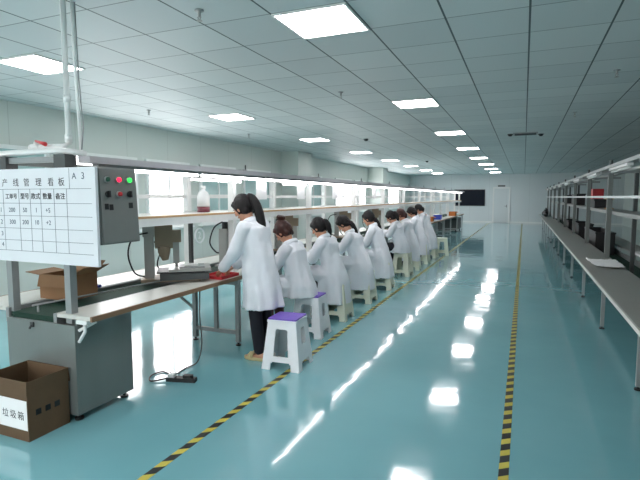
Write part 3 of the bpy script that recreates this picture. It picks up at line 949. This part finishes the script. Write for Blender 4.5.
# ------------------------------------------------------------------ stools
def stool(name, label, seat_m, body_m):
    t = thing(name, label, 'stool', (0, 0, 0), 0, 'plastic stools')
    H_ = .455
    a, b_ = .135, .185            # half width at top, at floor

    def P(side, u, v):
        hw = b_ + (a - b_) * v
        p = Vector((-hw + 2 * hw * u, -hw, v * H_))
        return Matrix.Rotation(side * PI / 2, 3, 'Z') @ p
    us = [k / 28 for k in range(29)]
    vs = [k / 36 for k in range(37)]

    def hole(u, v, u0, u1, v0, v1, r):
        """inside a rounded opening"""
        x, y = u * .32, v * H_
        x0, x1, y0, y1 = u0 * .32, u1 * .32, v0 * H_, v1 * H_
        dx = max(x0 + r - x, x - (x1 - r), 0)
        dy = max(y0 + r - y, y - (y1 - r), 0)
        return x0 < x < x1 and y0 < y < y1 and dx * dx + dy * dy < r * r

    bm = bmesh.new()
    for s in range(4):
        gv = {}
        for i, u in enumerate(us):
            for j, v in enumerate(vs):
                gv[i, j] = bm.verts.new(P(s, u, v))
        for i in range(len(us) - 1):
            for j in range(len(vs) - 1):
                uc, vc = (us[i] + us[i + 1]) / 2, (vs[j] + vs[j + 1]) / 2
                low = hole(uc, vc, .20, .80, -.3, .165, .04)
                up = hole(uc, vc, .27, .73, .27, .84, .035) if s % 2 == 0 else hole(uc, vc, .32, .68, .50, .84, .03)
                if low or up:
                    continue
                bm.faces.new((gv[i, j], gv[i + 1, j], gv[i + 1, j + 1], gv[i, j + 1]))
    bmesh.ops.remove_doubles(bm, verts=bm.verts, dist=.0005)
    bmesh.ops.delete(bm, geom=[v for v in bm.verts if not v.link_faces], context='VERTS')
    bmesh.ops.recalc_face_normals(bm, faces=bm.faces)
    me = bpy.data.meshes.new('leg_frame')
    bm.to_mesh(me)
    bm.free()
    o = link('leg_frame', me, body_m, t, False, .012)
    rim = MB().box(-.145, .145, -.145, .145, .44, .462).build('rim', body_m, t, bevel=.008)
    st = MB().box(-.138, .138, -.138, .138, .4625, .476).build('seat', seat_m, t, bevel=.006)
    if seat_m != body_m:
        st['label'] = 'purple seat top'
    return t


s_p = stool('plastic_stool', '', 'purple', 'plastic')
s_w = stool('plastic_stool', '', 'cream', 'cream')
# name of seat, (x, y), label
SEATX = -2.25
place(s_p, (-2.035, 4.06, 0), R(4), 'empty white plastic stool with purple seat beside the tape, nearest the camera')
WY = [5.0, 5.93, 7.06, 8.2, 9.75, 10.65, 11.75, 12.95]
WN = ['first', 'second', 'third', 'fourth', 'fifth', 'sixth', 'seventh', 'last']
place(s_p, (-2.25, 5.10, 0), R(3), 'white plastic stool with purple seat under the first seated worker')
for i in range(1, 8):
    place(s_w, (SEATX, WY[i] + .01, 0), R(random.uniform(-5, 5)), 'cream plastic stool under the %s seated worker' % WN[i])
place(s_w, (-2.05, 13.62, 0), R(6), 'empty cream plastic stool just past the last seated worker')


# ------------------------------------------------------------------ people
def remesh(mb, vox, smooth=2, dec=None):
    me = bpy.data.meshes.new('tmp')
    bmesh.ops.recalc_face_normals(mb.bm, faces=mb.bm.faces)
    mb.bm.to_mesh(me)
    mb.bm.free()
    o = bpy.data.objects.new('tmp', me)
    C.objects.link(o)
    r = o.modifiers.new('r', 'REMESH')
    r.mode = 'VOXEL'
    r.voxel_size = vox
    if smooth:
        s = o.modifiers.new('s', 'SMOOTH')
        s.factor = .5
        s.iterations = smooth
    bpy.context.view_layer.update()
    out = bpy.data.meshes.new_from_object(o.evaluated_get(bpy.context.evaluated_depsgraph_get()))
    bpy.data.objects.remove(o)
    return out


def person(name, label, loc, rz, seated=True, hair='pony', hair_m='hair', hem=.16, tilt=38, lean=1.0, dz=0.0, arm=0.0, turn=0.0, scale=1.0, vox=.005, trousers='trousers', shoe='shoe_dark', hem_r=1.0, reach=0.0, drape=False):
    t = thing(name, label, 'person', loc, rz)
    V = Vector
    if seated:
        P = V((0, 0, .60)); Wst = V((0, .04 * lean, .70)); Ch = V((0, .10 * lean, .88 + dz)); N = V((0, .165 * lean, 1.045 + dz))
        Hc = V((0, .245 * lean, 1.165 + dz))
        S_ = [V((s * .165, .12 * lean, .985 + dz)) for s in (-1, 1)]
        E_ = [V((s * .215, .22 * lean + reach * .5, .80 + arm)) for s in (-1, 1)]
        Wr = [V((s * .11, .42 + reach, .835 + arm)) for s in (-1, 1)]
        hip = [V((s * .09, .02, .585)) for s in (-1, 1)]
        kn = [V((s * .12, .40, .575)) for s in (-1, 1)]
        an = [V((s * .12, .36, .085)) for s in (-1, 1)]
    else:
        P = V((0, 0, .90)); Wst = V((0, .02, 1.03)); Ch = V((0, .07, 1.20)); N = V((0, .135, 1.36))
        Hc = V((0, .215, 1.49))
        S_ = [V((s * .165, .085, 1.305)) for s in (-1, 1)]
        E_ = [V((s * .215, .17, 1.06)) for s in (-1, 1)]
        Wr = [V((s * .10, .40, .885)) for s in (-1, 1)]
        hip = [V((s * .085, 0, .88)) for s in (-1, 1)]
        kn = [V((s * .085, .02, .48)) for s in (-1, 1)]
        an = [V((s * .085, -.02, .085)) for s in (-1, 1)]
    HR = Matrix.Rotation(R(turn), 3, 'Z') @ Matrix.Rotation(-R(tilt), 3, 'X')

    def hd(x, y, z):
        return Hc + HR @ V((x, y, z))
    # --- body, one surface
    b = MB()
    b.ball(P, (.15, .115, .12)).ball(Wst, (.125, .095, .14)).ball(Ch, (.15, .105, .17))
    b.chain([Ch + V((0, 0, .08)), N], [.085, .055]).chain([N, hd(0, -.03, -.05)], [.05, .048])
    b.ball(Hc, (.073, .092, .112), HR, 20)
    b.ball(hd(0, .030, -.062), (.052, .055, .052), HR)
    b.ball(hd(0, .075, -.095), (.022, .018, .016), HR)
    b.chain([hd(0, .088, .012), hd(0, .106, -.022)], [.008, .012])
    b.ball(hd(0, .088, -.058), (.022, .010, .009), HR)
    for s in (-1, 1):
        b.ball(hd(s * .075, .004, -.014), (.010, .018, .028), HR)
        b.ball(hd(s * .040, .070, -.022), (.022, .016, .018), HR)
    for i, s in enumerate((-1, 1)):
        b.chain([Ch + V((s * .06, 0, .06)), S_[i]], [.07, .055])
        b.chain([S_[i], S_[i].lerp(E_[i], .5), E_[i], E_[i].lerp(Wr[i], .35), Wr[i]], [.050, .044, .037, .038, .026])
        # hand: palm, four fingers of unequal length, thumb from the side
        d = (Wr[i] - E_[i]).normalized()
        d = (d + V((0, .3, -.25))).normalized()
        side = V((s * 1.0, 0, 0))
        side = (side - d * side.dot(d)).normalized()
        dn = V((0, 0, -1)) - d * V((0, 0, -1)).dot(d)
        dn.normalize()
        rm = Matrix((side, d, -dn)).transposed()
        pc = Wr[i] + d * .045
        b.ball(pc, (.038, .050, .016), rm)
        for k, (off, L_) in enumerate(((-.034, .068), (-.0115, .078), (.011, .072), (.033, .056))):
            p0 = Wr[i] + d * .080 + side * off * .92
            p1 = p0 + d * L_ * .45 + dn * .012 + side * off * .16
            p2 = p1 + d * L_ * .28 + dn * .022
            p3 = p2 + d * L_ * .05 + dn * .022
            b.chain([Wr[i] + d * .05 + side * off * .8, p0, p1, p2, p3], [.010, .0088, .0082, .0076, .0066], 8)
        q0 = Wr[i] + d * .025 - side * .026
        q1 = q0 + d * .028 - side * .020 + dn * .012
        q2 = q1 + d * .026 - side * .004 + dn * .016
        b.chain([q0, q1, q2], [.013, .011, .009], 8)
        b.chain([hip[i], hip[i].lerp(kn[i], .5), kn[i], kn[i].lerp(an[i], .35), an[i]], [.085, .074, .055, .052, .036])
        b.chain([an[i] + V((0, -.03, -.045)), an[i] + V((0, .06, -.055)), an[i] + V((s * .01, .14, -.065))], [.032, .030, .020])
    body = link('body', remesh(b, vox), 'skin', t, True)
    # --- face
    for s in (-1, 1):
        e = MB().ball(hd(s * .031, .082, .004), (.013, .007, .006), HR, 10).build('eye', 'eye', t, True)
        MB().tube([hd(s * .018, .091, .026), hd(s * .032, .089, .030), hd(s * .046, .078, .026)], [.003, .0035, .002], 6).build('eyebrow', 'hair', t, True)
    MB().ball(hd(0, .0945, -.057), (.019, .006, .006), HR, 10).build('mouth', 'lip', t, True)
    # --- hair
    h = MB()
    h.ball(hd(0, -.026, .020), (.092, .104, .120), HR, 20)
    h.ball(hd(0, .045, .075), (.062, .040, .036), HR)
    for s in (-1, 1):
        h.chain([hd(s * .058, .055, .065), hd(s * .076, .030, .005), hd(s * .074, .022, -.06)], [.018, .013, .006], 8)
        h.ball(hd(s * .05, -.05, -.05), (.035, .035, .045), HR)
    bk = V((0, -1, 0))
    ph = random.random() * 6
    if hair == 'pony':
        b0 = hd(0, -.105, .055)
        pts = [b0, b0 + V((0, -.04, .012)), b0 + V((0, -.095, -.05)), b0 + V((.005, -.135, -.16)), b0 + V((.01, -.16, -.29)), b0 + V((.012, -.175, -.40)), b0 + V((.012, -.178, -.47))]
        rr = [.026, .034, .044, .048, .043, .032, .010]
    elif hair == 'shortpony':
        b0 = hd(0, -.105, .03)
        pts = [b0, b0 + V((0, -.04, .005)), b0 + V((0, -.075, -.05)), b0 + V((.004, -.095, -.13)), b0 + V((.006, -.10, -.22))]
        rr = [.024, .032, .038, .032, .010]
    elif hair == 'low':
        b0 = hd(0, -.085, -.055)
        pts = [b0, b0 + V((0, -.045, -.03)), b0 + V((.004, -.085, -.10)), b0 + V((.012, -.115, -.20)), b0 + V((.018, -.125, -.31)), b0 + V((.02, -.13, -.38))]
        rr = [.036, .036, .037, .034, .027, .010]
    elif hair == 'bun':
        b0 = hd(0, -.085, .125)
        pts = [hd(0, -.06, .09), b0]
        rr = [.03, .03]
        for k in range(9):
            a = 2 * PI * k / 8
            h.ball(b0 + HR @ V((.030 * math.cos(a), -.02 + .018 * math.sin(a), .012 + .026 * math.sin(a))), .024, seg=10)
    else:
        b0 = hd(0, -.07, -.06)
        pts = [b0, b0 + V((0, -.02, -.06))]
        rr = [.06, .03]
    # smooth the strand
    sp_, sr_ = [], []
    for i in range(len(pts) - 1):
        for q in range(4):
            u = q / 4
            p0, p1, p2, p3 = pts[max(i - 1, 0)], pts[i], pts[i + 1], pts[min(i + 2, len(pts) - 1)]
            sp_.append(.5 * ((2 * p1) + (p2 - p0) * u + (2 * p0 - 5 * p1 + 4 * p2 - p3) * u * u + (3 * p1 - p0 - 3 * p2 + p3) * u ** 3))
            sr_.append(rr[i] * (1 - u) + rr[i + 1] * u)
    sp_.append(pts[-1]); sr_.append(rr[-1])
    h.chain(sp_, sr_, 10)
    hm = remesh(h, .007, 3)
    for v, q, nn in [(v, v.co.copy(), v.normal.copy()) for v in hm.vertices]:
        v.co = q + nn * (.0035 * noise.noise(Vector((q.x * 90, q.y * 90, q.z * 12))))
    ho = link('hair', hm, hair_m, t, True)
    if hair in ('pony', 'shortpony', 'low'):
        MB().tube([pts[0].lerp(pts[1], .35), pts[0].lerp(pts[1], .75)], [rr[0] + .007, rr[1] + .006], 12).build('hair_tie', 'hairtie', ho, True)
    # --- lab coat
    c = MB()
    n = 40

    def ring(cen, rx, ry, amp=0.0, nf=9, sq=1.0, tl=0.0):
        out = []
        for k in range(n):
            a = 2 * PI * k / n
            f = 1 + amp * (math.sin(nf * a + ph) * .6 + math.sin((nf - 4) * a + 2 * ph) * .4)
            ca, sa = math.cos(a), math.sin(a)
            x, y = math.copysign(abs(ca) ** sq, ca) * rx * f, math.copysign(abs(sa) ** sq, sa) * ry * f
            out.append(V((cen.x + x, cen.y + y, cen.z - y * tl)))
        return out
    if seated:
        top = [ring(N + V((0, -.012, .0)), .068, .066, 0, 9, 1, .35), ring(N + V((0, -.025, -.035)), .115, .085, 0, 9, 1, .3), ring(Ch + V((0, .0, .07)), .175, .120, .0, 9, 1, .2),
               ring(Ch + V((0, -.005, -.04)), .185, .135, .015), ring(Wst + V((0, .0, .02)), .178, .140, .03), ring(V((0, .02, .60)), .205, .165, .03)]
        if hem < .42:
            low = [ring(V((0, .02, .50)), .205 * hem_r, .195, .03, 9, .85), ring(V((0, .02, .42)), .212 * hem_r, .205, .04, 9, .8), ring(V((0, .02, (hem + .42) / 2)), .222 * hem_r, .215, .055, 9, .75), ring(V((0, .02, hem)), .235 * hem_r, .228, .065, 9, .75)]
        else:
            low = [ring(V((0, .03, .53)), .215 * hem_r, .19, .03), ring(V((0, .03, hem)), .225 * hem_r, .20, .04)]
        c.rings(top + low)
        if hem < .42 or drape:
            for i, s in enumerate((-1, 1)):
                c.chain([hip[i], kn[i]], [.115, .088])
    else:
        top = [ring(N + V((0, -.012, .0)), .068, .066, 0, 9, 1, .35), ring(N + V((0, -.025, -.035)), .115, .085, 0, 9, 1, .3), ring(Ch + V((0, 0, .085)), .182, .120, 0, 9, 1, .2),
               ring(Ch + V((0, -.005, -.04)), .188, .135, .012), ring(Wst + V((0, .01, .0)), .182, .138, .02), ring(V((0, .01, .86)), .200, .155, .025),
               ring(V((0, -.01, .70)), .208, .170, .04), ring(V((0, -.02, .58)), .214, .180, .08), ring(V((0, -.022, hem)), .220, .188, .10)]
        c.rings(top)
    for i, s in enumerate((-1, 1)):
        E2 = E_[i]
        cuff = E2.lerp(Wr[i], .93)
        c.chain([S_[i] + V((-s * .03, 0, -.01)), S_[i], S_[i].lerp(E2, .5), E2, E2.lerp(Wr[i], .5), cuff], [.075, .070, .068, .064, .056, .046], 12)
    cm_ = remesh(c, .011, 3)
    for v, q, nn in [(v, v.co.copy(), v.normal.copy()) for v in cm_.vertices]:
        wr = noise.noise(Vector((q.x * 11 + ph, q.y * 11, q.z * 2.0))) * .019 + noise.noise(Vector((q.x * 15, q.y * 15 + ph, q.z * 14))) * .005
        v.co = q + nn * wr
    bm = bmesh.new()
    bm.from_mesh(cm_)
    bm.normal_update()
    dead = [f for f in bm.faces if (f.normal.z < -.75 and f.calc_center_median().z < hem + .035)]
    bmesh.ops.delete(bm, geom=dead, context='FACES')
    bm.to_mesh(cm_)
    bm.free()
    co = link('lab_coat', cm_, 'coat', t, True, .004)
    # collar: a folded strip round the neck, open at the throat
    k = MB()
    pc = []
    for q in range(15):
        a = R(-60 + 300 * q / 14) - PI / 2 - R(90) + R(0)
        a = R(120) + R(300) * q / 14
        pc.append(N + V((math.cos(a) * .078, math.sin(a) * .074 - .012, .006 - math.sin(a) * .026)))
    k.tube(pc, [.010 + .006 * math.sin(PI * q / 14) for q in range(15)], 8, 1.9)
    k.build('collar', 'coat', co, True)
    for i, s in enumerate((-1, 1)):
        cuff = E_[i].lerp(Wr[i], .93)
        d = (Wr[i] - E_[i]).normalized()
        MB().tube([cuff - d * .025, cuff + d * .022], [.0505, .0475], 14, caps=False).build('cuff', 'coat', co, True)
    # --- trousers and shoes
    for i, s in enumerate((-1, 1)):
        pass
    tr = MB()
    for i, s in enumerate((-1, 1)):
        e = an[i] + V((0, 0, .02))
        tr.chain([hip[i], hip[i].lerp(kn[i], .5), kn[i], kn[i].lerp(e, .4), e], [.094, .084, .068, .064, .054], 12)
    tr.ball(P + V((0, 0, -.01)), (.155, .118, .095))
    link('trousers', remesh(tr, .010, 2), trousers, t, True)
    for i, s in enumerate((-1, 1)):
        sh = MB()
        base = an[i]
        z0 = .0
        rs = []
        outl = []
        for q in range(20):
            a = 2 * PI * q / 20
            wdt = .045 if math.sin(a) > -.2 else .036
            outl.append((base.x + math.cos(a) * wdt + s * .004, base.y + .045 + math.sin(a) * .128))
        for z, kk in ((.0, .94), (.008, 1), (.026, 1), (.030, .96)):
            cx, cy = base.x, base.y + .045
            rs.append([(cx + (x - cx) * kk, cy + (y - cy) * kk, z) for x, y in outl])
        sh.rings(rs)
        so = sh.build('shoe', shoe, t, True)
        st = MB()
        if shoe == 'shoe':
            for yy, hh, ww in ((.10, .060, .044), (.065, .072, .046)):
                st.tube([(base.x - ww, base.y + yy, .026), (base.x - ww * .8, base.y + yy, hh - .012), (base.x, base.y + yy - .006, hh + .008), (base.x + ww * .8, base.y + yy, hh - .012), (base.x + ww, base.y + yy, .026)], .010, 8, 1.6)
            st.build('strap', shoe, so, True)
        else:
            st.ball((base.x, base.y + .085, .035), (.043, .085, .036)).ball((base.x, base.y + .0, .045), (.038, .06, .045))
            st.build('upper', shoe, so, True)
    t.scale = (scale,) * 3
    return t


FX = PI / 2   # facing the line
person('person', 'person standing in a long white coat and black trousers, long black ponytail', (-2.365, 4.15, 0), FX + R(-4), False, 'pony', hem=.52, tilt=32, shoe='shoe', vox=.005, scale=1.0)
WORK = [
    dict(label='person in a white coat seated nearest, reddish brown hair in a bun', hair='bun', hair_m='hair_brown', hem=.47, drape=True, tilt=46, dz=.03, trousers='trousers_brown', arm=.03),
    dict(label='person in a long white coat with a short high ponytail, seated second', hair='shortpony', tilt=34, dz=.03, hem=.21),
    dict(label='person in a white coat bending low, long black ponytail down the back, seated third', hair='low', tilt=50, dz=.02, hem=.20, lean=1.2),
    dict(label='person in a white coat with long low ponytail, upright head, seated fourth', hair='low', tilt=30, dz=.06, hem=.20),
    dict(label='person in a short white coat above a visible stool, black ponytail, seated fifth', hair='shortpony', tilt=42, dz=.02, hem=.47, arm=.04),
    dict(label='person in a white coat with brownish hair, seated sixth', hair='short', hair_m='hair_brown', tilt=40, dz=.04, hem=.20),
    dict(label='person in a white coat with dark hair, head bent, seated seventh', hair='short', tilt=44, dz=.06, hem=.21),
    dict(label='broad person in a white coat with cropped black hair, seated last in line', hair='crop', tilt=46, dz=.11, hem=.24, lean=1.25, hem_r=1.1),
]
for i, kw in enumerate(WORK):
    lb = kw.pop('label')
    if i > 3:
        kw['vox'] = .008
    person('person', lb, (SEATX - (.07 if i == 0 else .02), WY[i], 0), FX + R(random.uniform(-6, 6)), True, **kw)
